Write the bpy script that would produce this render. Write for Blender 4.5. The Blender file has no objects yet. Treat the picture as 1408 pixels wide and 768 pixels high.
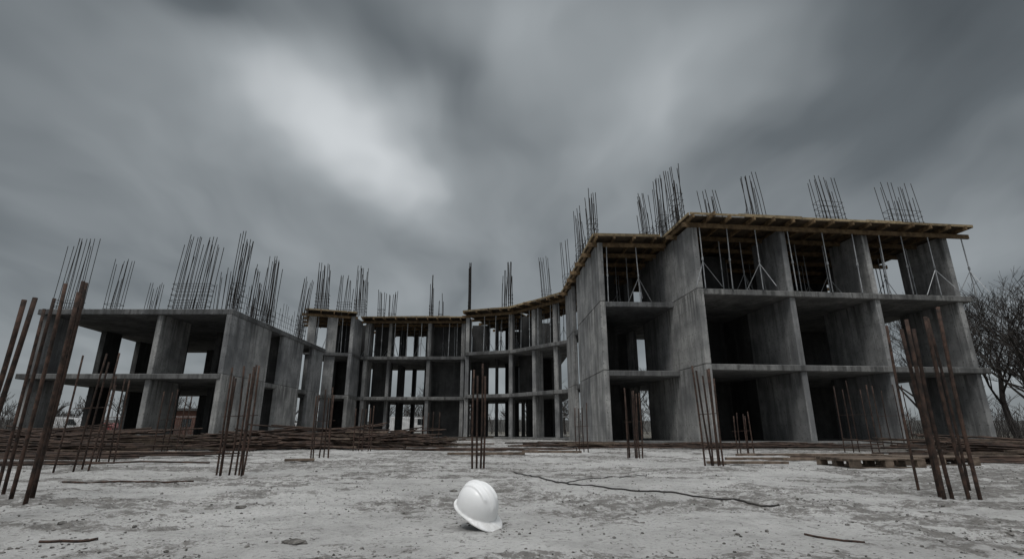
import bpy, math, random
import numpy as np
from mathutils import Vector, Matrix, Euler
random.seed(7)
rng=np.random.RandomState(5)
sc=bpy.context.scene
sc.view_settings.view_transform='Standard'
sc.view_settings.look='None'
sc.view_settings.exposure=0

# ------------------------------------------------------------------ helpers
def new_empty(name):
    e=bpy.data.objects.new(name,None); sc.collection.objects.link(e); return e

class MB:
    def __init__(s): s.v=[];s.f=[];s.uv=[]
    def quad(s,a,b,c,d,uvs): s.f.append((a,b,c,d)); s.uv.extend(uvs)
    def box(s,o,ux,x0,x1,y0,y1,z0,z1):
        """o: origin 2D, ux: unit 2D dir; local y is left-perp"""
        uy=(-ux[1],ux[0]); n=len(s.v)
        for z in (z0,z1):
            for (a,b) in ((x0,y0),(x1,y0),(x1,y1),(x0,y1)):
                s.v.append((o[0]+ux[0]*a+uy[0]*b,o[1]+ux[1]*a+uy[1]*b,z))
        ro=random.random()*7
        s.quad(n+0,n+3,n+2,n+1,[(x0,y0),(x0,y1),(x1,y1),(x1,y0)])
        s.quad(n+4,n+5,n+6,n+7,[(x0,y0),(x1,y0),(x1,y1),(x0,y1)])
        s.quad(n+0,n+1,n+5,n+4,[(x0+ro,z0),(x1+ro,z0),(x1+ro,z1),(x0+ro,z1)])
        s.quad(n+1,n+2,n+6,n+5,[(y0+ro,z0),(y1+ro,z0),(y1+ro,z1),(y0+ro,z1)])
        s.quad(n+2,n+3,n+7,n+6,[(x1+ro,z0),(x0+ro,z0),(x0+ro,z1),(x1+ro,z1)])
        s.quad(n+3,n+0,n+4,n+7,[(y1+ro,z0),(y0+ro,z0),(y0+ro,z1),(y1+ro,z1)])
    def prism(s,poly,z0,z1):
        n=len(s.v); k=len(poly)
        for z in (z0,z1):
            for p in poly: s.v.append((p[0],p[1],z))
        s.f.append(tuple(n+i for i in reversed(range(k)))); s.uv.extend([poly[i] for i in reversed(range(k))])
        s.f.append(tuple(n+k+i for i in range(k))); s.uv.extend(list(poly))
        L=0
        for i in range(k):
            j=(i+1)%k; l=math.hypot(poly[j][0]-poly[i][0],poly[j][1]-poly[i][1])
            s.quad(n+i,n+j,n+k+j,n+k+i,[(L,z0),(L+l,z0),(L+l,z1),(L,z1)]); L+=l
    def tube(s,pts,rad,n=5,cap=True):
        pts=[Vector(p) for p in pts]
        if not isinstance(rad,(list,tuple)): rad=[rad]*len(pts)
        base=len(s.v); ref=None
        for i,p in enumerate(pts):
            t=(pts[min(i+1,len(pts)-1)]-pts[max(i-1,0)])
            if t.length<1e-9: t=Vector((0,0,1))
            t.normalize()
            if ref is None:
                ref=Vector((1,0,0)) if abs(t.x)<.8 else Vector((0,1,0))
            a=(ref-t*ref.dot(t)).normalized(); b=t.cross(a); ref=a
            for k in range(n):
                an=2*math.pi*k/n
                q=p+(a*math.cos(an)+b*math.sin(an))*rad[i]
                s.v.append(tuple(q))
        for i in range(len(pts)-1):
            for k in range(n):
                k2=(k+1)%n; A=base+i*n
                s.quad(A+k,A+k2,A+n+k2,A+n+k,[(k/n,i),((k+1)/n,i),((k+1)/n,i+1),(k/n,i+1)])
        if cap:
            s.f.append(tuple(base+k for k in reversed(range(n)))); s.uv.extend([(0,0)]*n)
            e=base+(len(pts)-1)*n
            s.f.append(tuple(e+k for k in range(n))); s.uv.extend([(0,0)]*n)
    def build(s,name,mat,parent=None,smooth=False,bevel=0,loc=None):
        me=bpy.data.meshes.new(name); me.from_pydata(s.v,[],s.f)
        uvl=me.uv_layers.new(name="UVMap")
        uvl.data.foreach_set("uv",np.array(s.uv,dtype=np.float32).ravel())
        me.materials.append(mat)
        if smooth: me.polygons.foreach_set("use_smooth",[True]*len(me.polygons))
        me.update()
        ob=bpy.data.objects.new(name,me); sc.collection.objects.link(ob)
        if parent: ob.parent=parent
        if loc: ob.location=loc
        if bevel:
            m=ob.modifiers.new("bevel",'BEVEL'); m.width=bevel; m.segments=1; m.limit_method='ANGLE'
        return ob

class NT:
    def __init__(s,mat):
        s.t=mat.node_tree; s.n=s.t.nodes; s.l=s.t.links
    def new(s,ty,**kw):
        nd=s.n.new(ty)
        for k,v in kw.items(): setattr(nd,k,v)
        return nd
    def setin(s,sock,v):
        if hasattr(v,'is_output'): s.l.new(v,sock)
        elif v is not None: sock.default_value=v
    def math(s,op,a,b=None,c=None,clamp=False):
        nd=s.new('ShaderNodeMath',operation=op); nd.use_clamp=clamp
        s.setin(nd.inputs[0],a); s.setin(nd.inputs[1],b)
        if c is not None: s.setin(nd.inputs[2],c)
        return nd.outputs[0]
    def vmath(s,op,a,b=None,scale=None):
        nd=s.new('ShaderNodeVectorMath',operation=op)
        s.setin(nd.inputs[0],a); s.setin(nd.inputs[1],b)
        if scale is not None: s.setin(nd.inputs['Scale'],scale)
        return nd.outputs['Value'] if op in('LENGTH','DOT_PRODUCT','DISTANCE') else nd.outputs[0]
    def noise(s,vec,scale,detail=4,rough=.5,dist=0,out=0):
        nd=s.new('ShaderNodeTexNoise'); s.setin(nd.inputs['Vector'],vec)
        nd.inputs['Scale'].default_value=scale; nd.inputs['Detail'].default_value=detail
        nd.inputs['Roughness'].default_value=rough; nd.inputs['Distortion'].default_value=dist
        return nd.outputs[out]
    def mapping(s,vec,scale=(1,1,1),rot=(0,0,0),loc=(0,0,0)):
        nd=s.new('ShaderNodeMapping'); s.setin(nd.inputs['Vector'],vec)
        nd.inputs['Scale'].default_value=scale; nd.inputs['Rotation'].default_value=rot; nd.inputs['Location'].default_value=loc
        return nd.outputs[0]
    def mr(s,v,a,b,c=0,d=1,smooth=True):
        nd=s.new('ShaderNodeMapRange'); nd.interpolation_type='SMOOTHSTEP' if smooth else 'LINEAR'
        s.setin(nd.inputs['Value'],v)
        for i,x in zip(('From Min','From Max','To Min','To Max'),(a,b,c,d)): nd.inputs[i].default_value=x
        return nd.outputs[0]
    def mix(s,f,a,b,mode='MIX'):
        nd=s.new('ShaderNodeMix',data_type='RGBA',blend_type=mode)
        s.setin(nd.inputs[0],f)
        s.setin(nd.inputs[6],(*a,1) if isinstance(a,tuple) and len(a)==3 else a)
        s.setin(nd.inputs[7],(*b,1) if isinstance(b,tuple) and len(b)==3 else b)
        return nd.outputs[2]
    def bump(s,h,strength=.5,dist=.02,normal=None):
        nd=s.new('ShaderNodeBump'); s.setin(nd.inputs['Height'],h)
        nd.inputs['Strength'].default_value=strength; nd.inputs['Distance'].default_value=dist
        if normal is not None: s.l.new(normal,nd.inputs['Normal'])
        return nd.outputs[0]

def base_mat(name,rough=.85):
    m=bpy.data.materials.new(name); m.use_nodes=True
    b=m.node_tree.nodes['Principled BSDF']; b.inputs['Roughness'].default_value=rough
    b.inputs['Specular IOR Level'].default_value=.3
    return m,NT(m),b

# ------------------------------------------------------------------ materials
def concrete(name,dark=1.0):
    m,t,b=base_mat(name,.9)
    g=t.new('ShaderNodeNewGeometry'); tc=t.new('ShaderNodeTexCoord'); P=tc.outputs['Object']; UV=tc.outputs['UV']
    isl=g.outputs['Random Per Island']
    big=t.noise(P,.75,4,.65)
    streak=t.noise(t.mapping(P,(2.6,2.6,.26)),1.0,4,.62)
    streak2=t.noise(t.mapping(P,(9,9,.8)),1.0,3,.6)
    fine=t.noise(P,6,5,.72)
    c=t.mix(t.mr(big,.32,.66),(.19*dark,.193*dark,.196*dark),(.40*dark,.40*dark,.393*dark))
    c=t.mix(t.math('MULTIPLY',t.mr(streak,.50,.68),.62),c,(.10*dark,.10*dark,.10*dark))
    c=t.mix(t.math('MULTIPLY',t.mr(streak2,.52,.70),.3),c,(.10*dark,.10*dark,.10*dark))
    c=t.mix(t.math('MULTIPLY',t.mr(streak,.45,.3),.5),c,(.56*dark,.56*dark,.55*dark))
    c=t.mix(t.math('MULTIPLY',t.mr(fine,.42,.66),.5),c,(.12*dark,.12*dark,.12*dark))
    # tint per cast
    c=t.mix(1.0,c,t.mix(isl,(.74,.75,.77),(1.1,1.09,1.07)),'MULTIPLY')
    # formwork joints and tie holes from metre UVs
    s=t.new('ShaderNodeSeparateXYZ'); t.l.new(UV,s.inputs[0])
    fu=t.math('PINGPONG',s.outputs[0],.625); fv=t.math('PINGPONG',s.outputs[1],1.55)
    ju=t.mr(fu,.0,.022,1,0); jv=t.mr(fv,.0,.03,1,0)
    j=t.math('MAXIMUM',ju,jv)
    hu=t.math('SUBTRACT',t.math('PINGPONG',s.outputs[0],.31),.15); hv=t.math('SUBTRACT',t.math('PINGPONG',s.outputs[1],.52),.26)
    dd=t.math('SQRT',t.math('ADD',t.math('MULTIPLY',hu,hu),t.math('MULTIPLY',hv,hv)))
    hole=t.mr(dd,.018,.035,1,0)
    sn=t.new('ShaderNodeSeparateXYZ'); t.l.new(g.outputs['Normal'],sn.inputs[0])
    side=t.mr(t.math('ABSOLUTE',sn.outputs[2]),.2,.5,1,0)
    j=t.math('MULTIPLY',j,side); hole=t.math('MULTIPLY',hole,side)
    c=t.mix(t.math('MULTIPLY',j,.45),c,(.08,.08,.08))
    c=t.mix(t.math('MULTIPLY',hole,.6),c,(.05,.05,.05))
    # run-off stains below each slab
    drip=t.math('MULTIPLY',t.mr(t.math('MODULO',s.outputs[1],3.1),1.2,3.05),t.mr(t.noise(t.mapping(P,(3.2,3.2,.15)),1.6,4,.6),.48,.64))
    c=t.mix(t.math('MULTIPLY',t.math('MULTIPLY',drip,side),.75),c,(.06,.06,.058))
    t.l.new(c,b.inputs['Base Color'])
    h=t.math('ADD',t.math('MULTIPLY',fine,.5),t.math('MULTIPLY',j,-.6))
    t.l.new(t.bump(h,.5,.012),b.inputs['Normal'])
    return m
M_con=concrete('concrete_cast',1.0); M_slab=concrete('concrete_slab',.60); M_inner_shade=concrete('concrete_interior_shaded',.26)  # slab and interior copies darkened: indoor shade painted into the concrete colour

def simple(name,c1,c2,scale=6,rough=.8,metal=0,stretch=(1,1,1),bump=.3,bd=.005,isl=True):
    m,t,b=base_mat(name,rough)
    tc=t.new('ShaderNodeTexCoord'); g=t.new('ShaderNodeNewGeometry')
    n=t.noise(t.mapping(tc.outputs['Object'],stretch),scale,4,.65)
    c=t.mix(t.mr(n,.32,.7),c1,c2)
    if isl: c=t.mix(1.0,c,t.mix(g.outputs['Random Per Island'],(.6,.6,.6),(1.25,1.25,1.25)),'MULTIPLY')
    t.l.new(c,b.inputs['Base Color']); b.inputs['Metallic'].default_value=metal
    if bump: t.l.new(t.bump(n,bump,bd),b.inputs['Normal'])
    return m
M_timber=simple('formwork_timber',(.10,.066,.036),(.24,.165,.09),5,.8)
M_ply=simple('formwork_plywood',(.055,.042,.03),(.11,.082,.055),3,.8)
M_edge=simple('edge_board_timber',(.19,.145,.085),(.36,.285,.175),4,.8)
M_rebar=simple('rebar_weathered',(.026,.024,.024),(.065,.057,.053),7,.75,.3)
M_rust=simple('rebar_rust',(.026,.020,.017),(.10,.060,.045),16,.85,.1,bump=.8,bd=.004)
M_rustpile=simple('rebar_rust_pile',(.024,.018,.015),(.085,.055,.041),5,.85,.1)
M_prop=simple('prop_galvanised',(.24,.25,.26),(.42,.43,.44),3,.5,.5)
M_plank=simple('plank_grey_timber',(.065,.05,.038),(.17,.13,.10),7,.85,stretch=(1,1,1))
M_bark=simple('bark',(.026,.023,.021),(.06,.053,.048),3,.95,isl=False,bump=0)
M_twig=simple('distant_twigs',(.045,.04,.038),(.08,.072,.066),1,.95,isl=False,bump=0)
M_cable=simple('cable_rubber',(.02,.02,.02),(.05,.045,.04),10,.6)
M_black=simple('black_plastic',(.012,.012,.013),(.03,.03,.03),20,.5)
M_glass=simple('dark_glass',(.015,.02,.022),(.03,.035,.04),1,.1)
M_white=simple('white_paint_car',(.6,.6,.6),(.75,.75,.75),2,.3,isl=False,bump=0)
M_red=simple('red_paint_car',(.15,.03,.03),(.22,.05,.04),2,.3,isl=False,bump=0)
M_brick=simple('brick_red',(.095,.05,.04),(.16,.082,.062),8,.9)
M_roof=simple('roof_felt',(.06,.06,.06),(.10,.10,.10),3,.9)
M_steel=simple('fence_steel',(.3,.3,.3),(.4,.4,.4),3,.5,.5)

# ------------------------------------------------------------------ ground
tab=rng.rand(4,256,256)
def vn(x,y,k=0):
    xi=np.floor(x).astype(int); yi=np.floor(y).astype(int); fx=x-xi; fy=y-yi
    fx=fx*fx*(3-2*fx); fy=fy*fy*(3-2*fy); T=tab[k]
    g=lambda a,b:T[a%256,b%256]
    return (g(xi,yi)*(1-fx)+g(xi+1,yi)*fx)*(1-fy)+(g(xi,yi+1)*(1-fx)+g(xi+1,yi+1)*fx)*fy
def fbm(x,y,k=0,o=4):
    s=0;a=.5;w=0
    for i in range(o):
        s=s+a*vn(x*2**i+i*17.3,y*2**i+i*9.1,k); w+=a; a*=.55
    return s/w
def sstep(v,a,b):
    t=np.clip((v-a)/(b-a),0,1); return t*t*(3-2*t)
def dirtmask(x,y):
    # soil churned up through the dust in drifts and wheel tracks
    m=sstep(fbm(x*1.3+3,y*.9,1,5),.47,.66)*.85
    tr=sstep(fbm(x*.35+40,y*2.1+7,2,4),.50,.66)*.85
    m=np.maximum(m,tr)
    side=sstep(np.abs(x)/(.25*np.abs(y)+2.2),.75,1.7)*.40  # raises the mask towards both sides of the view
    far=sstep(np.hypot(x,y),8,18)*.18
    return np.clip(m+far+side,0,1)
def outside(x,y):
    # untidy soil and dead grass beyond the dusty yard
    return np.maximum(sstep(np.hypot(x,y),34,46), sstep(np.abs(x),16,24))
def gheight(x,y):
    m=dirtmask(x,y)
    r=np.hypot(x,y); fade=1-sstep(r,35,60)
    h=(fbm(x*.5,y*.5,0,3)-.5)*.08+(fbm(x*2.6,y*2.6,3,3)-.5)*.032
    h=h+(.2+m)*(fbm(x*9,y*9,2,3)-.5)*.044+(fbm(x*15,y*15,1,2)-.5)*.011
    return h*fade
def axis(lo,hi,step,far,grow):
    a=list(np.arange(lo,hi,step)); s=step
    b=hi
    while b<far: s*=grow; a.append(b); b+=s
    s=step; c=[];b=lo-step
    while b>-far: c.append(b); s*=grow; b-=s
    return np.array(c[::-1]+a)
xs=axis(-4.2,4.2,.024,900,1.06)
ys=[-900,-500,-200,-80,-30,-12,-5,-2,0,1,1.8]; y=2.1
while y<40: ys.append(y); y+=max(.020,.0052*y)
st=.25
while y<1200: ys.append(y); st*=1.12; y+=st
ys=np.array(ys)
X,Y=np.meshgrid(xs,ys); Z=gheight(X,Y); D=dirtmask(X,Y); O=outside(X,Y)
nx,ny=len(xs),len(ys)
vs=np.stack([X.ravel(),Y.ravel(),Z.ravel()],1)
idx=np.arange(nx*ny).reshape(ny,nx)
fc=np.stack([idx[:-1,:-1].ravel(),idx[:-1,1:].ravel(),idx[1:,1:].ravel(),idx[1:,:-1].ravel()],1)
me=bpy.data.meshes.new('ground')
me.vertices.add(len(vs)); me.vertices.foreach_set('co',vs.astype(np.float32).ravel())
me.loops.add(fc.size); me.loops.foreach_set('vertex_index',fc.astype(np.int32).ravel())
me.polygons.add(len(fc)); me.polygons.foreach_set('loop_start',np.arange(0,fc.size,4,dtype=np.int32))
me.polygons.foreach_set('loop_total',np.full(len(fc),4,dtype=np.int32))
me.update(calc_edges=True); me.validate()
me.polygons.foreach_set("use_smooth",[True]*len(me.polygons))
at=me.attributes.new('dirt','FLOAT','POINT'); at.data.foreach_set('value',D.astype(np.float32).ravel())
at=me.attributes.new('outside','FLOAT','POINT'); at.data.foreach_set('value',O.astype(np.float32).ravel())
ground=bpy.data.objects.new('ground',me); sc.collection.objects.link(ground)
m,t,b=base_mat('dusty_site_ground',.95)
tc=t.new('ShaderNodeTexCoord'); P=tc.outputs['Object']
a=t.new('ShaderNodeAttribute',attribute_name='dirt').outputs['Fac']
oo=t.new('ShaderNodeAttribute',attribute_name='outside').outputs['Fac']
n1=t.noise(P,6,6,.74); n2=t.noise(P,42,4,.7); n3=t.noise(P,.6,3,.6); n4=t.noise(P,2.0,5,.7); n5=t.noise(P,20,4,.72); n6=t.noise(t.mapping(P,(1,1.6,1)),9,6,.75)
dust=t.mix(t.mr(n3,.3,.7),(.39,.385,.372),(.53,.523,.508))
dust=t.mix(t.math('MULTIPLY',t.mr(n4,.44,.66),.5),dust,(.25,.245,.235))
dust=t.mix(t.math('MULTIPLY',t.mr(n2,.45,.7),.35),dust,(.22,.215,.205))
soil=t.mix(t.mr(n2,.3,.7),(.045,.041,.037),(.17,.158,.143))
f=t.math('ADD',t.math('MULTIPLY',a,.28),n1)
f=t.math('ADD',f,t.math('MULTIPLY',t.math('SUBTRACT',n2,.5),.5))
msk=t.math('MULTIPLY',t.mr(f,.64,.80),.82)
spk=t.math('MULTIPLY',t.mr(n5,.58,.64),.75)
spk2=t.math('MULTIPLY',t.mr(n6,.60,.66),.85)
msk=t.math('MAXIMUM',msk,t.math('MAXIMUM',spk,spk2))
col=t.mix(msk,dust,soil)
gr=t.mix(t.mr(n4,.3,.7),(.05,.045,.035),(.13,.12,.095))
col=t.mix(t.math('MULTIPLY',oo,t.mr(n4,.25,.5)),col,gr)
t.l.new(col,b.inputs['Base Color'])
h=t.math('ADD',t.math('MULTIPLY',n1,.6),t.math('ADD',t.math('MULTIPLY',n2,.3),t.math('MULTIPLY',n5,.45)))
t.l.new(t.bump(h,1.0,.05),b.inputs['Normal'])
me.materials.append(m)
def gz(x,y): return float(gheight(np.array([x],float),np.array([y],float))[0])

# loose clods and pebbles
def clods():
    mb=MB()
    ph=(1+5**.5)/2
    iv=[Vector(v).normalized() for v in [(-1,ph,0),(1,ph,0),(-1,-ph,0),(1,-ph,0),(0,-1,ph),(0,1,ph),(0,-1,-ph),(0,1,-ph),(ph,0,-1),(ph,0,1),(-ph,0,-1),(-ph,0,1)]]
    ifc=[(0,11,5),(0,5,1),(0,1,7),(0,7,10),(0,10,11),(1,5,9),(5,11,4),(11,10,2),(10,7,6),(7,1,8),(3,9,4),(3,4,2),(3,2,6),(3,6,8),(3,8,9),(4,9,5),(2,4,11),(6,2,10),(8,6,7),(9,8,1)]
    N=42000
    yy=2.1+ (rng.rand(N)**1.7)*20; xx=(rng.rand(N)*2-1)*(1.15*yy)
    dm=dirtmask(xx,yy); cl=sstep(fbm(xx*3.1,yy*3.1,3,3),.5,.75)
    keep=rng.rand(N)<(.03+.28*dm+.40*cl)
    xx=xx[keep];yy=yy[keep]; zz=gheight(xx,yy)
    for x,y,z in zip(xx,yy,zz):
        r=.0028+.006*random.random()**3+(.009*random.random() if random.random()<.03 else 0)
        r*=1+y*.05
        n=len(mb.v); sx,sy,sz=r*random.uniform(.8,1.6),r*random.uniform(.7,1.2),r*random.uniform(.5,.9); an=random.random()*6.28
        ca,sa=math.cos(an),math.sin(an)
        for v in iv:
            k=random.uniform(.75,1.25); a_,b_,c_=v.x*sx*k,v.y*sy*k,v.z*sz*k
            mb.v.append((x+a_*ca-b_*sa,y+a_*sa+b_*ca,z+c_+sz*.3))
        for fcc in ifc: mb.f.append(tuple(n+i for i in fcc)); mb.uv.extend([(0,0)]*3)
    mm=simple('clod_soil',(.06,.056,.05),(.26,.25,.235),30,.95)
    mb.build('loose_rubble',mm)
clods()
def clod(x,y,r,sq):
    mb=MB(); n=14; ro=[]
    for i in range(9):
        th=math.pi*i/8
        for k in range(n):
            p=2*math.pi*k/n; v=Vector((math.sin(th)*math.cos(p),math.sin(th)*math.sin(p),math.cos(th)))
            q=1+.5*(float(fbm(np.array([v.x*2.3+x*3+9]),np.array([v.y*2.3+v.z*2+y+9]),1,3)[0])-.5)*2
            ro.append((v.x*r*q*sq,v.y*r*q,v.z*r*.42*q))
    mb.v=ro
    for i in range(8):
        for k in range(n): mb.quad(i*n+k,(i+1)*n+k,(i+1)*n+(k+1)%n,i*n+(k+1)%n,[(0,0)]*4)
    mb.build('soil_clod',simple('soil_clod_mat',(.06,.055,.05),(.2,.19,.175),25,.95,bump=1,bd=.01),loc=(x,y,gz(x,y)+r*.12))
clod(-1.12,2.93,.036,1.8); clod(-1.18,2.96,.022,1.2); clod(-2.0,4.1,.03,1.3); clod(-.55,5.2,.03,1.2)

# ------------------------------------------------------------------ building
B=new_empty('unfinished_concrete_building')
LV=[0.15,3.1,6.2,9.3]; TH=.24
walls=MB(); inner=MB(); slabs=MB(); beams=MB(); ply=MB(); edge=MB(); props=MB(); bars=MB()
def frame(o,ang):
    a=math.radians(ang); ux=(math.cos(a),math.sin(a)); uy=(-ux[1],ux[0])
    return o,ux,(lambda u,v:(o[0]+ux[0]*u+uy[0]*v,o[1]+ux[1]*u+uy[1]*v))
def zr(st,top=None,full=False):
    z0=LV[st]-.01; z1=LV[st+1]-TH+.005
    if top and st==2: z1=9.02
    if full: z0=LV[st]+.004 if st else -.3; z1=LV[st+1]-.016
    if full and st==2: z1=9.03
    return z0,z1
def slab_levels(poly,levels,dz=0,ground=True):
    for l in levels: slabs.prism(poly,LV[l]-TH+dz,LV[l]+dz)
    if ground: slabs.prism(poly,-.4,LV[0]+dz)

def prop(x,y,z0,z1,tri=False,r=.026):
    lean=random.uniform(-.06,.06)
    props.tube([(x,y,z0),(x+lean,y,z1)],r,5,False)
    props.tube([(x+lean*.4,y,z0+(z1-z0)*.45),(x+lean*.5,y,z0+(z1-z0)*.5)],r*1.7,6,False)
    if tri:
        a0=random.random()*2
        for a in (a0,a0+2.1,a0+4.2):
            props.tube([(x+lean*.4,y,z0+1.15),(x+math.cos(a)*.65,y+math.sin(a)*.65,z0)],r*.6,4,False)
def formwork(fr,u0,u1,v0,v1,sp=.95,pr=True,dz=0,over=.12,prsp=1.35):
    o,ux,T=fr; zt=9.30+dz
    u=u0
    while u<u1-.01:                    # plywood sheets
        e=min(u+2.5,u1); ply.box(o,ux,u+.004,e-.004,v0+random.uniform(0,.12),v1,zt-.045,zt-.006); u=e
    u=u0+.1
    while u<u1:                       # secondary beams
        e=random.choice([0,.05,.1,.35]) 
        beams.box(o,ux,u-.04,u+.04,v0-over-e,v1+.1,zt-.22,zt-.047)
        u+=sp*random.uniform(.8,1.15)
    v=v0+.45
    k=0
    while v<v1:
        beams.box(o,ux,u0-.1-random.random()*.25,u1+.05+random.random()*.15,v-.045,v+.045,zt-.42,zt-.224)
        if pr and k<4:
            u=u0+.7
            while u<u1-.3:
                p=T(u+random.uniform(-.2,.2),v); prop(p[0],p[1],LV[2],zt-.42,tri=(random.random()<.3))
                u+=prsp*random.uniform(.8,1.2)
        v+=1.5; k+=1
    # edge boards, short lengths, not perfectly aligned
    u=u0
    while u<u1-.3:
        e=min(u+random.uniform(1.6,3.2),u1); q=random.uniform(0,.03); hz=random.uniform(-.015,.03)
        edge.box(o,ux,u+.01,e-.01,v0-.045-q,v0-.008-q,zt-.05,zt+.055+hz); u=e
    v=v0
    while v<v1-.3:
        e=min(v+random.uniform(1.6,3.2),v1); q=random.uniform(0,.03); hz=random.uniform(-.015,.03)
        edge.box(o,ux,u0-.05-q,u0-.004-q,v+.01,e-.01,zt-.05,zt+.05+hz)
        edge.box(o,ux,u1+.004+q,u1+.05+q,v+.01,e-.01,zt-.05,zt+.05+hz); v=e
    for i in range(int((u1-u0)*.5)):
        a=random.uniform(u0,u1-1.2); l=random.uniform(.6,1.6); v_=v0+.15+random.random()*.6
        edge.box(o,ux,a,min(a+l,u1),v_,v_+.2,zt+.0,zt+.04+random.random()*.07)

# ---- right wing R
R=frame((7.65,20.4),6.16); o,ux,T=R
slab_levels([T(.12,0),T(12.62,0),T(12.62,11),T(.12,11)],(1,2))
for st in (0,1,2):
    z0,z1=zr(st,full=True)
    walls.box(o,ux,0,.25,-.05,3.2,z0,z1)
    walls.box(o,ux,0,.25,3.212,6.4,z0,z1)
    walls.box(o,ux,0,.25,8.2,11.02,z0,z1)
    z0,z1=zr(st,top=True)
    d1=(7.5,8.2,2.3)[st]
    walls.box(o,ux,4.1,4.35,.10,min(d1,3.4),z0,z1)
    if d1>3.4: inner.box(o,ux,4.11,4.34,3.41,d1,z0,z1)
    walls.box(o,ux,8.0,8.25,.10,(3.6,3.3,2.2)[st],z0,z1)
    walls.box(o,ux,11.95,12.2,.10,(3.2,3.2,2.6)[st],z0,z1)
    inner.box(o,ux,8.0,8.25,6.2,8.6,z0,z1)
    inner.box(o,ux,11.95,12.2,5.2,7.0,z0,z1)
    walls.box(o,ux,11.9,12.2,9.6,10.9,z0,z1)
    walls.box(o,ux,7.9,8.3,10.2,10.9,z0,z1)
    # back / core walls
    inner.box(o,ux,.3,4.05,5.6,5.85,z0,z1)
    inner.box(o,ux,6.3,7.95,7.9,8.12,z0,z1)
    inner.box(o,ux,9.6,11.9,7.6,7.85,z0,z1)
    if st==2:
        inner.box(o,ux,4.4,6.9,6.6,6.85,z0,z1); inner.box(o,ux,.3,3.6,3.9,4.1,z0,z1); inner.box(o,ux,10.3,11.9,5.2,5.4,z0,z1)
formwork(R,-.25,12.95,-.5,11.1)
# ---- middle block Mb
Mf=frame((4.0,22.6),2.84); o,ux,T=Mf
slab_levels([T(.12,0),(7.52,22.8),(6.55,32.0),T(.12,10.1)],(1,2),dz=-.012)
for st in (0,1,2):
    z0,z1=zr(st,full=True)
    walls.box(o,ux,0,.24,-.05,3.0,z0,z1)
    walls.box(o,ux,0,.24,3.015,5.9,z0,z1)
    walls.box(o,ux,0,.24,7.5,10.1,z0,z1)
    z0,z1=zr(st,top=True); z1-=.012; z0-=.013
    inner.box(o,ux,.3,1.9,4.6,4.82,z0,z1)
    inner.box(o,ux,1.3,3.3,6.8,7.0,z0,z1)
    inner.box(o,ux,2.2,2.45,9.0,10.0,z0,z1)
formwork(Mf,-.22,3.15,-.35,10.3,dz=-.03)
# ---- centre polygonal block C
P0=(-3.5,38.3);P1=(0.0,37.0);P2=(3.6,32.7)
slab_levels([P0,P1,P2,(4.2,32.9),(4.2,45.5),(-3.5,46.5)],(1,2),dz=-.024)
def pier(x,y,w,d,ang,sts=(0,1,2),full=False,dz=-.02,mb=None):
    a=math.radians(ang)
    for st in sts:
        z0,z1=zr(st,top=True,full=full)
        (mb or walls).box((x,y),(math.cos(a),math.sin(a)),-w/2,w/2,0,d,z0+dz,z1+dz)
pier(-3.36,38.42,.28,1.9,0); pier(-.1,37.3,.28,1.4,-8); pier(2.9,33.9,.3,1.2,-15)
pier(1.5,35.6,.3,.9,-40); pier(3.2,39.5,.3,2.5,0,mb=inner)
pier(-3.2,43,.3,2.5,0,mb=inner); pier(-.4,43.5,.35,.6,0,mb=inner); pier(2.2,41.2,2.2,.25,0,mb=inner)
pier(.9,41.5,.25,1.9,0,mb=inner); pier(-2.6,42.2,1.4,.22,0,mb=inner); pier(.1,44.9,1.0,.25,0,mb=inner)  # some back walls in C and D added to block light and darken voids
pier(1.0,38.6,1.1,.22,-30,sts=(1,2),mb=inner); pier(-1.2,40.5,.22,1.4,0,mb=inner)
C1=frame(P0,-20.4); C2=frame(P1,-50.1)
formwork(C1,-.1,3.75,-.3,7.5,dz=-.045,prsp=1.0)
formwork(C2,-.05,5.6,-.3,4.0,dz=-.06,prsp=1.0)
# ---- centre-left D
slab_levels([(-12,40.4),(-3.58,40.4),(-3.58,48),(-12,48)],(1,2),dz=-.036)
for x in (-11.6,-6.6,-3.9): pier(x,40.55,.28,1.6,0,dz=-.03)
pier(-9.9,41.2,.25,.35,0,dz=-.03)
pier(-5.2,42.0,2.6,.25,0,dz=-.03,mb=inner); pier(-10.7,42.6,1.6,.25,0,dz=-.03,mb=inner)
for x in (-11.6,-8.9,-6.6,-4.2): pier(x,47,.3,.6,0,dz=-.03,mb=inner)
pier(-9.6,44,.25,1.9,0,dz=-.03,mb=inner); pier(-7.4,44.5,.25,1.5,0,dz=-.03,mb=inner)
Df=frame((-12,40.4),0); formwork(Df,0,8.4,-.35,7.6,dz=-.05,prsp=1.1)
# ---- left-of-centre L2
slab_levels([(-15.3,37.4),(-12.05,38.6),(-11.95,47),(-15.3,47)],(1,2),dz=-.048)
for st in (0,1,2):
    z0,z1=zr(st,full=True); walls.box((-12.05,38.5),(1,0),-.28,0,0,2.3,z0-.05,z1-.05)
pier(-14.95,37.7,.55,.3,20,dz=-.045); pier(-13.6,38.2,.75,.3,20,dz=-.045); pier(-14.3,41.5,.3,2,0,dz=-.045,mb=inner); pier(-13.3,42,2.4,.25,0,dz=-.045,mb=inner)
L2f=frame((-15.3,37.4),20); formwork(L2f,-.05,3.5,-.3,6,dz=-.07,prsp=1.0)
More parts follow.
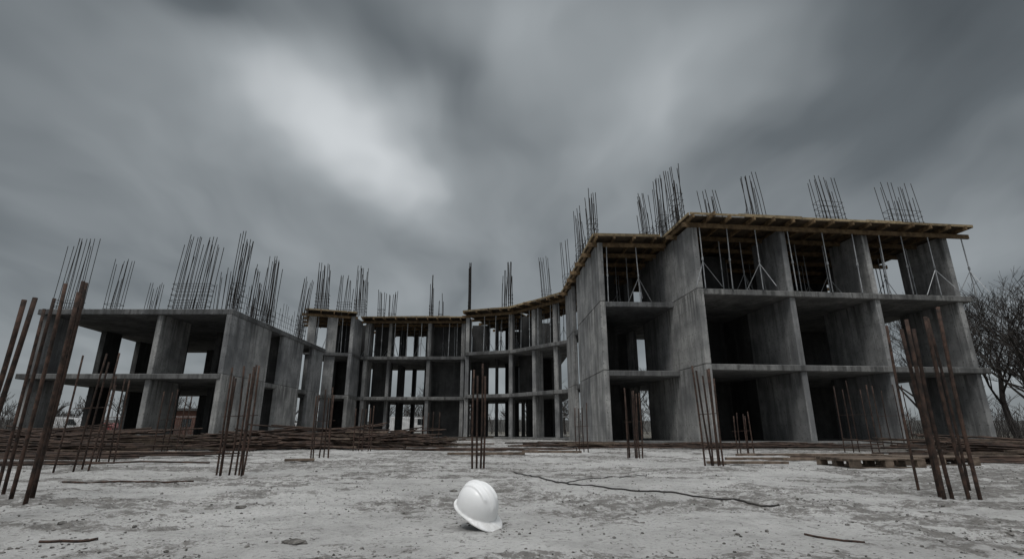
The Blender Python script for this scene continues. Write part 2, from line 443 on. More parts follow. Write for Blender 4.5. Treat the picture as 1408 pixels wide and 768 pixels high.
# ---- left wing L (two storeys so far)
Lp=[(-22.95,24.2),(-13.5,24.2),(-13.45,36.9),(-24.4,36.9)]
slabs.prism(Lp,LV[2]-.26,LV[2]+.006)
slabs.prism([(-23.15,24.15),(-13.62,24.15),(-13.6,36.8),(-24.5,36.8)],LV[1]-TH+.006,LV[1]+.006)
slabs.prism([(-23.1,24.3),(-13.62,24.3),(-13.6,36.8),(-24.4,36.8)],-.4,.156)
for st in (0,1):
    z0,z1=zr(st); 
    fz0=(.0-.3) if st==0 else 3.112; fz1=3.10 if st==0 else 5.945
    walls.box((-13.52,24.1),(0,1),0.1,2.2,0,.26,fz0,fz1)
    walls.box((-13.52,24.1),(0,1),2.212,4.4,0,.26,fz0,fz1)
    walls.box((-13.52,24.1),(0,1),6.0,9.0,0,.26,fz0,fz1)
    walls.box((-13.52,24.1),(0,1),10.6,12.6,0,.26,fz0,fz1)
    walls.box((-17.2,24.35),(1,0),0,.26,0,2.3,z0,z1)
    walls.box((-22.75,24.35),(1,0),0,.26,0,1.6,z0,z1)
    inner.box((-23.2,28.6),(1,0),0,.3,0,1.2,z0,z1)
    inner.box((-23.8,32.2),(1,0),0,.3,0,1.3,z0,z1)
    inner.box((-16.9,29.0),(1,0),0,.28,0,2.2,z0,z1)
    inner.box((-20.2,30.2),(1,0),0,.28,0,1.2,z0,z1)
    inner.box((-15.6,30.5),(1,0),0,1.8,0,.25,z0,z1)
    for x in (-24.1,-21.3,-18.2,-15.6): inner.box((x,35.7),(1,0),0,.35,0,.8,z0,z1)
    inner.box((-16.6,33.0),(1,0),0,2.6,0,.25,z0,z1)
# ---- roof starter bars
def cluster(x,y,z,h,n=4,m=2,w=.5,d=.35,ang=0,lx=0.0,r=.015,ties=True):
    a=math.radians(ang); ca,sa=math.cos(a),math.sin(a)
    lx+=random.uniform(-.03,.03); ly=random.uniform(-.03,.03)
    for i in range(n):
        for j in range(m):
            u=(i/(max(n-1,1))-.5)*w+random.uniform(-.02,.02); v=(j/(max(m-1,1))-.5)*d
            bx,by=x+u*ca-v*sa,y+u*sa+v*ca
            hh=h*random.choice([1,1,.97,.92,.86,.7]); dx=lx*hh+random.gauss(0,.022)*hh; dy=ly*hh
            bars.tube([(bx,by,z-.1),(bx+dx*.45+random.gauss(0,.01),by+dy*.5,z+hh*.5),(bx+dx,by+dy,z+hh)],r,4,False)
    if ties:
        for k in range(random.randint(2,5)):
            zz=z+.25+k*.28; ox=lx*(zz-z); oy=ly*(zz-z)
            c=[(-w/2-.03,-d/2-.03),(w/2+.03,-d/2-.03),(w/2+.03,d/2+.03),(-w/2-.03,d/2+.03),(-w/2-.03,-d/2-.03)]
            pts=[(x+u*ca-v*sa+ox,y+u*sa+v*ca+oy,zz+random.uniform(-.03,.03)) for u,v in c]
            for p,q in zip(pts[:-1],pts[1:]): bars.tube([p,q],r*.7,3,False)
def barline(p,q,z,h,sp=.25,r=.012,var=.5):
    L=math.hypot(q[0]-p[0],q[1]-p[1]); k=int(L/sp)
    for i in range(k+1):
        f=i/max(k,1); x=p[0]+(q[0]-p[0])*f; y=p[1]+(q[1]-p[1])*f
        hh=h*random.uniform(1-var,1)
        bars.tube([(x,y,z-.05),(x+random.gauss(0,.05),y+random.gauss(0,.05),z+hh)],r,4,False)
    for zz in (.3,.6,.9):
        if zz<h*.8: bars.tube([(p[0],p[1],z+zz),(q[0],q[1],z+zz+.02)],r*.8,3,False)
for c in [(-22.2,24.9,4.0,6,2,1.25,.4),(-23.2,29,4.1,5,2,.8,.4),(-23.6,32.6,3.7,5,2,.7,.4),(-16.0,24.7,4.0,10,2,1.8,.4),
          (-16.3,28.2,3.3,5,2,.9,.4),(-13.75,24.7,4.1,4,3,.35,.6),(-13.65,28.1,3.9,4,3,.35,.7),(-13.7,26.4,2.9,4,2,.35,.6),(-13.6,32.4,4.0,4,3,.35,.8),(-15.4,30.5,3.0,4,2,.7,.4),(-20,30.8,2.2,4,2,.6,.4),(-18.2,35.5,2.8,3,2,.5,.4)]:
    cluster(c[0],c[1],6.2,c[2],c[3],c[4],c[5],c[6],lx=.03,r=.019)
barline((-13.65,24.6),(-13.65,33),6.2,1.7,.26); barline((-22.6,24.6),(-23.8,33),6.2,.9,.5)
for c in [(7.4,21.1,2.9,4,3,.35,.6),(7.25,22.9,3.2,4,3,.35,.7),(6.95,24.5,3.0,4,3,.35,.8),(9.45,22.1,2.3,5,2,.7,.4),(11.2,21.6,2.8,5,2,.6,.5),(14.75,21.8,2.7,7,2,1.1,.4),(18.4,22.2,2.5,8,2,1.5,.4),
          (3.95,23.3,2.7,3,3,.35,.6),(3.8,26.4,3.2,3,3,.35,.8),(3.55,31.6,3.2,3,2,.35,.7),(2.4,34.2,3.0,4,2,.6,.4)]:
    cluster(c[0],c[1],9.3,c[2],c[3],c[4],c[5],c[6],ang=6,lx=-.05,r=.017)
barline((7.5,21.4),(6.9,26),9.3,1.4,.28); barline((4.05,23.0),(3.6,32),9.3,1.2,.35)
barline((10.4,21.2),(11,21.25),9.3,1.0,.3); barline((13.6,21.3),(14.1,21.3),9.3,.7,.3)
for c in [(-.1,37.4,3.8,3,2,.3,.3),(-.6,38,3.2,3,2,.3,.3),(-3.3,38.6,4.1,2,2,.15,.3),(-6.6,40.9,3.1,2,2,.25,.3),(-5.9,41.5,2.4,2,2,.3,.3),(-11.9,39.2,3.9,5,3,.8,.6),(-11.0,42.2,2.8,3,2,.5,.4),(-10.2,42.6,2.9,3,2,.5,.4),
          (-14.6,38.3,3.9,5,3,.9,.5),(-13.4,39.8,3.3,4,2,1.0,.5)]:
    cluster(c[0],c[1],9.25,c[2],c[3],c[4],c[5],c[6],r=.024)
for (x,y) in ((-3.3,38.6),(-.1,37.4),(-6.6,40.9)): bars.tube([(x,y,9.2),(x,y,13)],.045,5)
walls.build('walls',M_con,B,bevel=.02); inner.build('inner_walls',M_inner_shade,B); slabs.build('floor_slabs',M_slab,B,bevel=.02)
beams.build('formwork_beams',M_timber,B); ply.build('formwork_deck',M_ply,B); edge.build('edge_boards',M_edge,B)
props.build('steel_props',M_prop,B); bars.build('roof_starter_bars',M_rebar,B)

# ------------------------------------------------------------------ starter bars standing in the ground
def ribbed(mb,p,q,r,n=7,bend=.01):
    p=Vector(p);q=Vector(q); k=6; pts=[]
    off=Vector((random.gauss(0,bend),random.gauss(0,bend),0))
    for i in range(k+1):
        f=i/k; pts.append(p.lerp(q,f)+off*math.sin(f*math.pi))
    mb.tube(pts,r,n)
def bundle(cx,cy,h,n,w,d,r,mat=M_rust,lean=(0,0),tie=True,jit=.022):
    mb=MB()
    for i in range(n):
        x=(i/(max(n-1,1))-.5)*w+random.uniform(-.3,.3)*w/n; y=random.uniform(-.5,.5)*d
        hh=h*random.uniform(.86,1.02)
        ribbed(mb,(x,y,-.15),(x+lean[0]*hh+random.gauss(0,jit),y+lean[1]*hh+random.gauss(0,jit),hh),r)
    if n>3 and tie:
        zz=h*.16
        for dz in (0,.35*h): mb.tube([(-w/2-.03,0,zz+dz),(w/2+.03,.02,zz+dz+.02)],r*.4,5)
    return mb.build('rebar_bundle',mat,loc=(cx,cy,gz(cx,cy)),smooth=True)
bundle(-3.95,4.45,1.84,4,.30,.3,.016,lean=(-.01,.0),jit=.02,tie=False)
bundle(-3.36,3.36,1.52,2,.10,.2,.015,lean=(.05,0),jit=.012,tie=False)
bundle(-4.62,4.9,1.8,2,.18,.3,.015,lean=(.0,0))
bundle(-6.1,7.6,1.65,4,.4,.4,.013,jit=.04)
bundle(-3.80,7.4,1.50,8,.42,.3,.0135)
bundle(-3.95,11.2,1.42,6,.38,.3,.015)
bundle(-7.2,9.6,1.5,4,.3,.3,.013)
bundle(-.50,8.1,1.56,4,.17,.2,.016,tie=False)
bundle(2.62,11.5,1.45,6,.33,.3,.016)
bundle(3.28,8.8,1.58,6,.28,.3,.015,lean=(-.03,0))
bundle(5.8,13.5,1.05,6,.42,.3,.014)
bundle(3.80,4.7,1.72,5,.38,.22,.016,lean=(.0,0),tie=False,jit=.012)
bundle(4.15,5.4,1.70,2,.45,.2,.013,lean=(.0,0),tie=False,jit=.014)
bundle(1.9,14.5,1.3,4,.3,.3,.014)
bundle(-4.3,15.5,1.3,5,.5,.3,.016)
bundle(9.4,14.5,1.9,5,.9,.3,.014)
bundle(11.2,15.6,1.9,4,.8,.3,.014)
bundle(-8.9,14,1.6,5,.7,.3,.015)
bundle(-2.9,19,1.2,4,.5,.3,.02)

# ------------------------------------------------------------------ rebar stacks / mounds / timber
def mound(name,cx,cy,rx,ry,h):
    mb=MB(); n=48; k=14
    for i in range(k+1):
        f=i/k
        for j in range(n):
            a=2*math.pi*j/n; x=cx+rx*f*math.cos(a); y=cy+ry*f*math.sin(a)
            nn=float(fbm(np.array([x*1.3+50]),np.array([y*1.3+50]),2,4)[0])
            mb.v.append((x,y,h*(1-f*f)**1.2*(.5+nn)+(-.1 if f==1 else gz(x,y)+.01)))
    for i in range(k):
        for j in range(n): mb.quad(i*n+j,(i+1)*n+j,(i+1)*n+(j+1)%n,i*n+(j+1)%n,[(0,0)]*4)
    mb.build(name,simple('mound_soil',(.045,.04,.035),(.13,.12,.108),6,.95,bump=1,bd=.05,isl=False))
mound('soil_mound',-12,18.5,8,2.6,.32); mound('soil_mound',-5.5,21,4,2,.35); mound('soil_mound',14,16.5,6,1.6,.15)
def stack(cx,cy,L,w,h,n,ang,r=.016,spread=4):
    mb=MB(); a0=math.radians(ang)
    for i in range(n):
        a=a0+math.radians(random.gauss(0,spread)); l=L*random.uniform(.45,1.05)
        u=random.gauss(0,w/3); z=max(.02,h*(1-abs(u)/w)*random.random())
        ox=-math.sin(a0)*u+math.cos(a0)*random.gauss(0,L*.12); oy=math.cos(a0)*u+math.sin(a0)*random.gauss(0,L*.12)
        p=[]
        sag=random.uniform(-.16,.16); tilt=random.gauss(0,.06)*(h>.2)
        for k in range(5):
            f=k/4-.5
            p.append((ox+math.cos(a)*l*f-math.sin(a)*sag*math.cos(f*3.1),oy+math.sin(a)*l*f+math.cos(a)*sag*math.cos(f*3.1),max(.02,z+random.uniform(-.02,.03)+.03+tilt*f*4)))
        mb.tube(p,r,4)
    mb.build('rebar_stack',M_rustpile,loc=(cx,cy,max(gz(cx,cy),0)))
def boards(cx,cy,L,w,n,ang,h):
    mb=MB()
    for i in range(n):
        a=math.radians(ang+random.gauss(0,9)); l=L*random.uniform(.4,1); z=random.random()*h
        mb.box((random.gauss(0,L*.2),random.gauss(0,w/2)),(math.cos(a),math.sin(a)),-l/2,l/2,-.08,.08,z,z+.04)
    mb.build('timber_stack',M_plank,loc=(cx,cy,max(gz(cx,cy),0)))
stack(-10.5,10.8,8,1.2,.10,30,5)
stack(-14,15.0,8,2.2,.45,110,3,.022,8)
stack(-9.2,16.4,5,1.8,.40,70,-6,.022,12)
stack(-6.4,17.4,5,1.8,.62,120,8,.022,14)
stack(-4.4,18.5,4,1.6,.50,70,-12,.022,20)
stack(-17,19,9,2.5,.60,120,-3,.024,9)
stack(-9.0,8.6,5,.6,.05,8,14,.014)
boards(-10.5,15.8,3.5,1.4,20,9,.40); boards(-5.9,17.2,3.0,1.2,22,-10,.50); boards(-15.5,16.5,4,1.4,20,3,.4); boards(-3.0,19.5,3,1,14,8,.3)
stack(13.5,12.8,8,1.6,.24,80,-4,.02,7); boards(12.5,13.6,3.6,.9,18,-5,.3); boards(11.0,11.9,2.8,.5,7,6,.12)
stack(8.6,9.9,5,.9,.06,12,-6,.015,7)
stack(-1.2,14.5,5,1.2,.06,10,3,.016,12)
stack(7.0,16.8,7,1.3,.15,30,3,.02,9)
stack(2.2,18.5,4.5,1,.2,20,6,.02,9); boards(3.4,18.2,2.6,.8,8,4,.15)
def plank(x,y,L,w,h,ang,z=0):
    mb=MB(); a=math.radians(ang); mb.box((0,0),(math.cos(a),math.sin(a)),-L/2,L/2,-w/2,w/2,0,h)
    mb.build('timber_plank',M_plank,loc=(x,y,gz(x,y)+.01+z),bevel=.004)
plank(3.9,9.0,1.3,.12,.04,-3); plank(5.2,10.3,2.2,.14,.05,-5); plank(9,10.9,3,.16,.06,3); plank(-.6,12.6,1.8,.12,.05,2); plank(1.0,13.6,1.5,.1,.05,-4)
plank(6.7,12.2,3.2,.2,.06,-2); plank(-3.8,9.7,.5,.1,.04,20); plank(-8.2,12.6,2.6,.2,.08,-6)
def pallet(x,y,ang):
    e=new_empty('wooden_pallet'); e.location=(x,y,gz(x,y)+.0); e.rotation_euler=(0,0,math.radians(ang))
    mb=MB()
    for j in range(7): mb.box((0,0),(1,0),-.6,.6,-.45+j*.135,-.35+j*.135,.122,.144)
    mb.build('deck_boards',M_plank,e,bevel=.003); mb=MB()
    for j in (-.45,-.05,.35):
        for i in (-.6,-.07,.46): mb.box((0,0),(1,0),i,i+.14,j,j+.1,.022,.098)
        mb.box((0,0),(1,0),-.6,.6,j,j+.1,.0,.021)
    for i in (-.6,-.07,.46): mb.box((0,0),(1,0),i+.002,i+.138,-.448,.448,.099,.121)
    mb.build('blocks_and_runners',M_plank,e,bevel=.003)
pallet(5.85,8.9,4); pallet(7.3,9.6,-6)
# cable and stray rods
def curve(name,pts,r,mat):
    mb=MB(); P=[Vector((x,y,0)) for x,y in pts]; out=[]
    for i in range(len(P)-1):
        p0=P[max(i-1,0)];p1=P[i];p2=P[i+1];p3=P[min(i+2,len(P)-1)]
        for k in range(8):
            t_=k/8; q=.5*((2*p1)+(p2-p0)*t_+(2*p0-5*p1+4*p2-p3)*t_**2+(-p0+3*p1-3*p2+p3)*t_**3)
            out.append((q.x,q.y,gz(q.x,q.y)+r*.9))
    out.append((P[-1].x,P[-1].y,gz(P[-1].x,P[-1].y)+r))
    mb.tube(out,r,6); mb.build(name,mat,smooth=True)
curve('electric_cable',[(.02,7.6),(.2,6.9),(.44,6.0),(.62,5.65),(.9,5.42),(1.2,5.2),(1.5,5.05),(1.8,4.7),(1.99,4.45),(2.12,4.4)],.008,M_cable)
curve('electric_cable',[(.55,5.75),(.75,6.1),(1.1,6.6),(1.6,6.75),(1.75,7.1)],.0055,M_cable)
curve('bent_rod',[(1.62,3.12),(1.72,3.0),(1.83,2.93)],.006,M_rust)
curve('bent_rod',[(-2.45,2.93),(-2.3,2.95),(-2.2,3.0)],.007,M_rust)
curve('bent_rod',[(-3.6,6.2),(-4.2,6.0),(-5.0,6.1)],.010,M_rust)

# ------------------------------------------------------------------ hard hat
def hardhat(x,y,yaw,pitch,roll):
    e=new_empty('hard_hat')
    nphi=180; V=[];F=[]
    a,bw,H=.132,.108,.142
    def dome(phi,s):
        th=s*math.pi/2; rr=math.sin(th)**.86; z=H*max(math.cos(th),0)**.82
        px,py=a*rr*math.cos(phi),bw*rr*math.sin(phi)
        k=0
        k+=.0085*max(0,1-(abs(py)/.019)**4)*(1 if rr<.93 else max(0,1-(rr-.93)/.07))
        k+=.0055*max(0,1-((abs(py)-.047)/.011)**4)*max(0,min(1,(.85-rr)/.08)) if abs(abs(py)-.047)<.011 else 0
        n=Vector((px/a**2,py/bw**2,z/H**2+1e-6)).normalized()
        return Vector((px,py,z))+n*k
    rings=[]
    for i in range(44): rings.append([dome(2*math.pi*k/nphi,(i+.2)/43.2) for k in range(nphi)])
    for w in (.0015,.2,.5,.85,1.0):
        ring=[]
        for k in range(nphi):
            ph=2*math.pi*k/nphi; c=math.cos(ph)
            bl=.011+.047*max(0,c)**2.2+.006*max(0,-c)
            ring.append(Vector(((a+bl*w)*math.cos(ph),(bw+bl*w*(.8))*math.sin(ph),-.006-.010*w-.014*w*w*max(0,c)**1.5)))
        rings.append(ring)
    # rolled lip
    rings.append([v+Vector((0,0,-.005)) for v in rings[-1]])
    for r_ in rings: V.extend([tuple(v) for v in r_])
    V.append((0,0,H+.0085)); top=len(V)-1
    for i in range(len(rings)-1):
        for k in range(nphi):
            k2=(k+1)%nphi; F.append((i*nphi+k,(i+1)*nphi+k,(i+1)*nphi+k2,i*nphi+k2))
    for k in range(nphi): F.append((top,k,(k+1)%nphi))
    me=bpy.data.meshes.new('shell'); me.from_pydata(V,[],F); me.polygons.foreach_set("use_smooth",[True]*len(F))
    m,t,b=base_mat('helmet_plastic_white',.38); b.inputs['Specular IOR Level'].default_value=.5
    tc=t.new('ShaderNodeTexCoord'); n1=t.noise(tc.outputs['Object'],30,5,.6); n2=t.noise(tc.outputs['Object'],9,6,.7)
    sz=t.new('ShaderNodeSeparateXYZ'); t.l.new(tc.outputs['Object'],sz.inputs[0])
    low=t.mr(sz.outputs[2],.03,-.02)
    c=t.mix(t.math('MULTIPLY',t.mr(n2,.5,.75),.2),(.86,.86,.855),(.68,.67,.65))
    c=t.mix(t.math('MULTIPLY',t.math('MULTIPLY',low,t.mr(n1,.4,.65)),.35),c,(.45,.43,.40))
    t.l.new(c,b.inputs['Base Color']); t.l.new(t.mr(n1,.3,.7,.3,.5),b.inputs['Roughness'])
    me.materials.append(m)
    sh=bpy.data.objects.new('shell',me); sc.collection.objects.link(sh); sh.parent=e
    so=sh.modifiers.new('sol','SOLIDIFY'); so.thickness=.0028; so.offset=-1
    # headband + ratchet + straps
    mb=MB(); n=60
    for z,rs in ((.0,1),(-.045,.96),(-.045,.93),(0,.97)):
        for k in range(n):
            p=2*math.pi*k/n; mb.v.append((.112*rs*math.cos(p)-.004,.09*rs*math.sin(p),z))
    for i in range(4):
        for k in range(n): mb.quad(i*n+k,((i+1)%4)*n+k,((i+1)%4)*n+(k+1)%n,i*n+(k+1)%n,[(0,0)]*4)
    mb.build('headband',M_black,e,smooth=False); mb=MB()
    for k in range(6):
        p=2*math.pi*(k+.5)/6
        pts=[(.112*math.cos(p)*f,.09*math.sin(p)*f,-.01+.115*math.sqrt(max(0,1-f*f))) for f in (1,.85,.6,.3,0)]
        mb.tube(pts,.006,5)
    mb.build('suspension_straps',M_black,e); mb=MB()
    mb.tube([(-.112,0,-.038),(-.136,0,-.04)],[.022,.020],14); mb.build('ratchet_knob',M_black,e)
    Rm=Matrix.Rotation(math.radians(yaw),3,'Z')@Matrix.Rotation(math.radians(pitch),3,'Y')@Matrix.Rotation(math.radians(roll),3,'X')
    mn=min((Rm@Vector(v)).z for v in V)*1.06
    e.rotation_euler=Rm.to_euler(); e.location=(x,y,gz(x,y)-mn-.006); e.scale=(1.06,1.06,1.06)
hardhat(-.215,3.40,-40,24,6)

# ------------------------------------------------------------------ trees
def branch(mb,p,d,L,r,lev,maxlev,spread=.5,minr=.006):
    k=4 if lev<2 else 3; pts=[p];rs=[r]; q=p.copy(); dd=d.copy()
    for i in range(k):
        dd=(dd+Vector((random.gauss(0,.10),random.gauss(0,.10),random.gauss(.05,.05)))).normalized()
        q=q+dd*L/k; pts.append(q.copy()); rs.append(max(minr,r*(1-.55*(i+1)/k)))
    mb.tube(pts,rs,6 if lev==0 else (4 if lev<3 else 3),False)
    if lev>=maxlev: return
    n=(7,6,5,5,4)[min(lev,4)]
    for i in range(n):
        f=random.uniform(.3 if lev else .3,1.0); j=min(int(f*k),k-1); pp=pts[j].lerp(pts[j+1],f*k-j)
        az=random.random()*6.28; side=Vector((math.cos(az),math.sin(az),random.uniform(.0,.5)))
        nd=(dd*.9+side*random.uniform(spread*.9,spread*1.9)).normalized()
        branch(mb,pp,nd,L*random.uniform(.45,.68),max(minr,rs[j]*.55),lev+1,maxlev,spread,minr)
    
def tree_mesh(h,maxlev,seed,minr):
    random.seed(seed); mb=MB(); branch(mb,Vector((0,0,-.2)),Vector((0,0,1)),h*.55,h*.022,0,maxlev,.55,minr)
    me=bpy.data.meshes.new('bare_tree'); me.from_pydata(mb.v,[],mb.f); me.materials.append(M_bark); return me
tms=[tree_mesh(9,4,s,.008) for s in (1,2,3)]
tl=[(30.0,30,1.15,0),(33.5,33,1.2,1),(28.5,36,.95,2),(36,38,1.25,0),(33,42,1.2,1),(26,44,.85,2),(22,46,.8,1),(17,48,.85,0),(37,35,1.15,2),(42,40,1.2,1),(31.5,35.5,1.1,2),(38,46,1.3,0),
    (-37,50,.6,1),(-50,46,.6,2),(-30,56,.65,0),(-58,54,.7,1),(12,52,.8,2),(-18,58,.7,1),(6,60,.8,0),(-8,60,.7,2)]
for (x,y,s,k) in tl:
    ob=bpy.data.objects.new('bare_tree',tms[k]); sc.collection.objects.link(ob); ob.location=(x,y,0); ob.scale=(s,s,s*random.uniform(.85,1.05)); ob.rotation_euler=(0,0,random.random()*6.28)
# distant tree belt: one object
random.seed(21)
mb=MB()
for i in range(150):
    x=random.uniform(-150,150); y=random.uniform(78,110); h=random.uniform(4.5,8)
    branch(mb,Vector((x,y,-.3)),Vector((0,0,1)),h*.55,h*.02,0,2,.6,.03)
for i in range(2600):
    x=random.uniform(-150,150); y=random.uniform(76,112); 
    z=random.uniform(0,1)*random.uniform(1.5,4.2)
    d=Vector((random.gauss(0,.35),random.gauss(0,.35),1)).normalized()*random.uniform(1.2,3.0); p=Vector((x,y,z-.5))
    mb.tube([p,p+d],[.035,.012],3,False)
mb.build('distant_tree_row',M_twig)
# undergrowth right and left of the site
mb=MB()
for i in range(5200):
    sd=random.random()
    if sd<.55: x=random.uniform(21.5,60); y=random.uniform(24,56)
    else: x=random.uniform(-70,-27); y=random.uniform(30,60)
    h=random.uniform(.5,2.0); d=Vector((random.gauss(0,.3),random.gauss(0,.3),1)).normalized()*h
    mb.tube([(x,y,-.1),Vector((x,y,0))+d*.6,Vector((x,y,0))+d+Vector((random.gauss(0,.15),0,0))],[.014,.010,.005],3,False)
mb.build('undergrowth',M_twig)
mb=MB(); n=160
for i in range(n+1):
    x=-700+1400*i/n; h=5+4*float(fbm(np.array([i*.13+5]),np.array([3.3]),1,4)[0])
    mb.v+= [(x,330,-3),(x,335,h),(x,420,-3)]
for i in range(n):
    for k in range(2): mb.quad(i*3+k,(i+1)*3+k,(i+1)*3+k+1,i*3+k+1,[(0,0)]*4)
mb.build('hills',simple('hill_scrub',(.05,.05,.048),(.09,.09,.085),.05,.95,isl=False),smooth=True)

# ------------------------------------------------------------------ distant things behind the site
def vehicle(name,x,y,ang,mat,prof,glass,wb,W=1.9):
    e=new_empty(name); e.location=(x,y,0); e.rotation_euler=(0,0,math.radians(ang))
    mb=MB(); n=len(prof)
    for s_,k in ((-W/2,1),(W/2,1)):
        for (a_,z_) in prof: mb.v.append((a_,s_*(1 if z_<1.0 else .9),z_))
    mb.f.append(tuple(range(n))); mb.uv+=[(0,0)]*n; mb.f.append(tuple(reversed(range(n,2*n)))); mb.uv+=[(0,0)]*n
    for i in range(n): mb.quad(i,n+i,n+(i+1)%n,(i+1)%n,[(0,0)]*4)
    mb.build('body',mat,e,bevel=.05); mb=MB()
    for g in glass:
        for s_ in (-1,1):
            k=len(mb.v)
            for (a_,z_) in g: mb.v.append((a_,s_*W/2*(.985 if z_<1.05 else .925)+s_*.01,z_))
            mb.f.append((k,k+1,k+2,k+3)); mb.uv+=[(0,0)]*4
    mb.build('windows',M_glass,e); mb=MB()
    for wx in wb:
        for s_ in (-1,1): mb.tube([(wx,s_*W/2*.8,.34),(wx,s_*(W/2+.02),.34)],.34,18)
    mb.build('wheels',M_black,e)
van=[(-2.6,.3),(2.5,.3),(2.6,.9),(1.9,1.15),(1.2,2.0),(-2.5,2.1),(-2.6,1.5)]
car=[(-2.1,.3),(2.1,.3),(2.15,.7),(1.1,.9),(.4,1.4),(-1.0,1.42),(-1.9,1.0),(-2.15,.9)]
vg=[[(.55,1.2),(1.65,1.2),(1.15,1.85),(.55,1.88)]]; cg=[[(-1.4,.98),(-.3,.98),(-.3,1.32),(-.9,1.33)],[(-.2,.98),(.9,.98),(.4,1.3),(-.2,1.32)]]
vehicle('parked_van',-11.5,62,5,M_white,van,vg,(-1.7,1.7)); vehicle('parked_car',-14.5,64,0,M_white,car,cg,(-1.35,1.35),1.75)
vehicle('parked_van',-52,62,10,M_white,van,vg,(-1.7,1.7)); vehicle('parked_car',-46,60,170,M_red,car,cg,(-1.35,1.35),1.75)
vehicle('parked_car',-25,63,0,M_white,car,cg,(-1.35,1.35),1.75)
e=new_empty('brick_house'); mb=MB(); mb.box((-52,78),(1,0),0,16,0,8,-.2,3.4); mb.build('walls',M_brick,e)
mb=MB(); mb.box((-52,78),(1,0),-.4,16.4,-.4,8.4,3.4,3.75); mb.build('roof',M_roof,e)
mb=MB()
for i in range(6): mb.box((-52,78),(1,0),1+i*2.5,2.4+i*2.5,-.03,.05,1.1,2.3)
mb.build('windows',M_glass,e)
mb=MB(); mb.box((-52,78),(1,0),14.2,15.2,-.03,.05,0,2.1); mb.build('door',M_white,e)
# mesh site fence behind
mb=MB()
for i in range(60):
    x=-60+i*2.2+.0; y=55
    mb.tube([(x,y,0),(x,y,2)],.025,5); mb.tube([(x,y,1.95),(x+2.2,y,1.95)],.02,4); mb.tube([(x,y,.15),(x+2.2,y,.15)],.02,4)
    for k in range(1,10): mb.tube([(x+k*.22,y,.15),(x+k*.22,y,1.95)],.007,3,False)
mb.build('site_fence',M_steel)

# ------------------------------------------------------------------ world
w=bpy.data.worlds.new("World"); sc.world=w; w.use_nodes=True
t=NT(w); bg=t.n['Background']; bg.inputs['Strength'].default_value=.1
sky=t.new('ShaderNodeTexSky',sky_type='NISHITA'); sky.sun_disc=False
SE,SR=math.radians(60),math.radians(205)
sky.sun_elevation=SE; sky.sun_rotation=SR
tc=t.new('ShaderNodeTexCoord'); d=t.vmath('NORMALIZE',tc.outputs['Generated'])
s=t.new('ShaderNodeSeparateXYZ'); t.l.new(d,s.inputs[0]); x,y,z=s.outputs
zc=t.math('ADD',t.math('MAXIMUM',z,0.0),.30)
cb=t.new('ShaderNodeCombineXYZ'); t.l.new(t.math('DIVIDE',x,zc),cb.inputs[0]); t.l.new(t.math('DIVIDE',y,zc),cb.inputs[1]); p=cb.outputs[0]
wob=t.vmath('SCALE',t.vmath('SUBTRACT',t.noise(p,1.9,3,.5,out=1),(.5,.5,.5)),scale=.45)
pd=t.vmath('MULTIPLY',t.vmath('ADD',p,wob),(1,1,0))
st1=t.noise(t.mapping(pd,(1.4,.9,1),(0,0,math.radians(-25))),1.7,2.5,.45)
st2=t.noise(t.mapping(pd,(1.0,.7,1),(0,0,math.radians(14)),(3.1,1.7,0)),1.5,2,.45)
st3=t.noise(t.mapping(pd,(3.4,1.2,1),(0,0,math.radians(-28))),1.5,3,.5)
val=t.math('ADD',t.math('MULTIPLY',t.math('SUBTRACT',st1,.5),.40),t.math('MULTIPLY',t.math('SUBTRACT',st2,.5),.35))
val=t.math('ADD',val,t.math('MULTIPLY',t.math('SUBTRACT',st3,.5),.22))
val=t.math('ADD',val,.42)
val=t.math('ADD',val,t.mr(z,.42,.08,0,.10))
def px(X_,Y_):
    """direction -> cloud-plane coordinates (X/Y azimuth ratio, elevation in degrees)"""
    e_=math.radians(Y_); v=Vector((X_,1,0)).normalized()*math.cos(e_); zz=math.sin(e_)+.30
    return (v.x/zz,v.y/zz)
def blob(val,A,Bp,W,amp):
    a_=px(*A); b_=px(*Bp); c=((a_[0]+b_[0])/2,(a_[1]+b_[1])/2)
    ang=math.atan2(b_[1]-a_[1],b_[0]-a_[0]); L=max(math.hypot(b_[0]-a_[0],b_[1]-a_[1])*.6,.05)
    q=t.vmath('SUBTRACT',pd,(c[0],c[1],0))
    rr=t.new('ShaderNodeVectorRotate',rotation_type='Z_AXIS'); t.l.new(q,rr.inputs['Vector']); rr.inputs['Angle'].default_value=-ang
    q=t.vmath('MULTIPLY',rr.outputs[0],(1/L,1/W,0)); l=t.vmath('LENGTH',q)
    g=t.math('EXPONENT',t.math('MULTIPLY',t.math('MULTIPLY',l,l),-1.0))
    return t.math('ADD',val,t.math('MULTIPLY',g,amp))
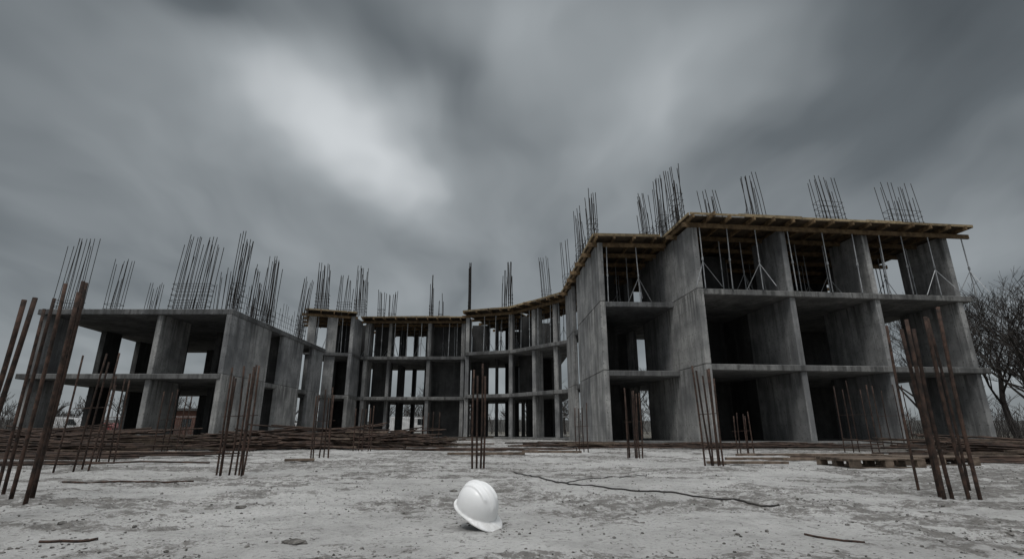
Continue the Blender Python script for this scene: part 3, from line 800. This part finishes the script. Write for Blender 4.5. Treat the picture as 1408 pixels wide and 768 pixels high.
val=blob(val,(-.70,25),(.40,25),.38,.17)        # broad lighter middle of the overcast
val=blob(val,(-.95,37),(-.18,24),.12,.32)       # bright bank, left to centre
val=blob(val,(.62,40),(.20,30),.13,.19)         # softer bank, upper right
val=blob(val,(.08,47),(.05,38),.11,.14)
val=blob(val,(-.42,42),(-.02,33),.08,-.17)      # darker lane between
val=blob(val,(.30,24),(.75,28),.12,-.08)
val=blob(val,(.95,36),(1.1,26),.16,-.10)
val=blob(val,(-1.1,38),(-1.0,46),.20,-.30)  # dark upper corners, here and next line: lens falloff painted into the sky
val=blob(val,(1.15,36),(.95,46),.16,-.22)
cr=t.new('ShaderNodeValToRGB'); t.l.new(val,cr.inputs[0]); e=cr.color_ramp.elements
e[0].position=0; e[0].color=(.032,.038,.043,1); e[1].position=1; e[1].color=(.66,.69,.71,1)
k=e.new(.35); k.color=(.125,.142,.153,1); k=e.new(.65); k.color=(.33,.358,.375,1)
col=cr.outputs[0]
zen=t.math('MAXIMUM',t.mr(z,.78,.95),t.math('MULTIPLY',t.mr(y,.1,-.5),.08))  # unseen zenith and sky behind camera brightened, added to light the ground
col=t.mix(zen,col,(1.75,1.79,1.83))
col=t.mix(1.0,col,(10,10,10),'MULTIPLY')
col=t.mix(.97,sky.outputs[0],col)
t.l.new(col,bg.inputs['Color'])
sl=bpy.data.lights.new('sun','SUN'); sl.energy=1.3; sl.angle=math.radians(16); sl.color=(1,.985,.96)
so=bpy.data.objects.new('sun',sl); sc.collection.objects.link(so)
dv=Vector((math.sin(SR)*math.cos(SE),math.cos(SR)*math.cos(SE),math.sin(SE)))
so.rotation_euler=dv.to_track_quat('Z','Y').to_euler()

# ------------------------------------------------------------------ camera
cd=bpy.data.cameras.new('camera'); cam=bpy.data.objects.new('camera',cd); sc.collection.objects.link(cam)
cam.location=(0,0,.55); cam.rotation_euler=(math.radians(90+16.45),0,0)
cd.sensor_width=36; cd.lens=18; cd.clip_end=3000; cd.clip_start=.05
sc.camera=cam
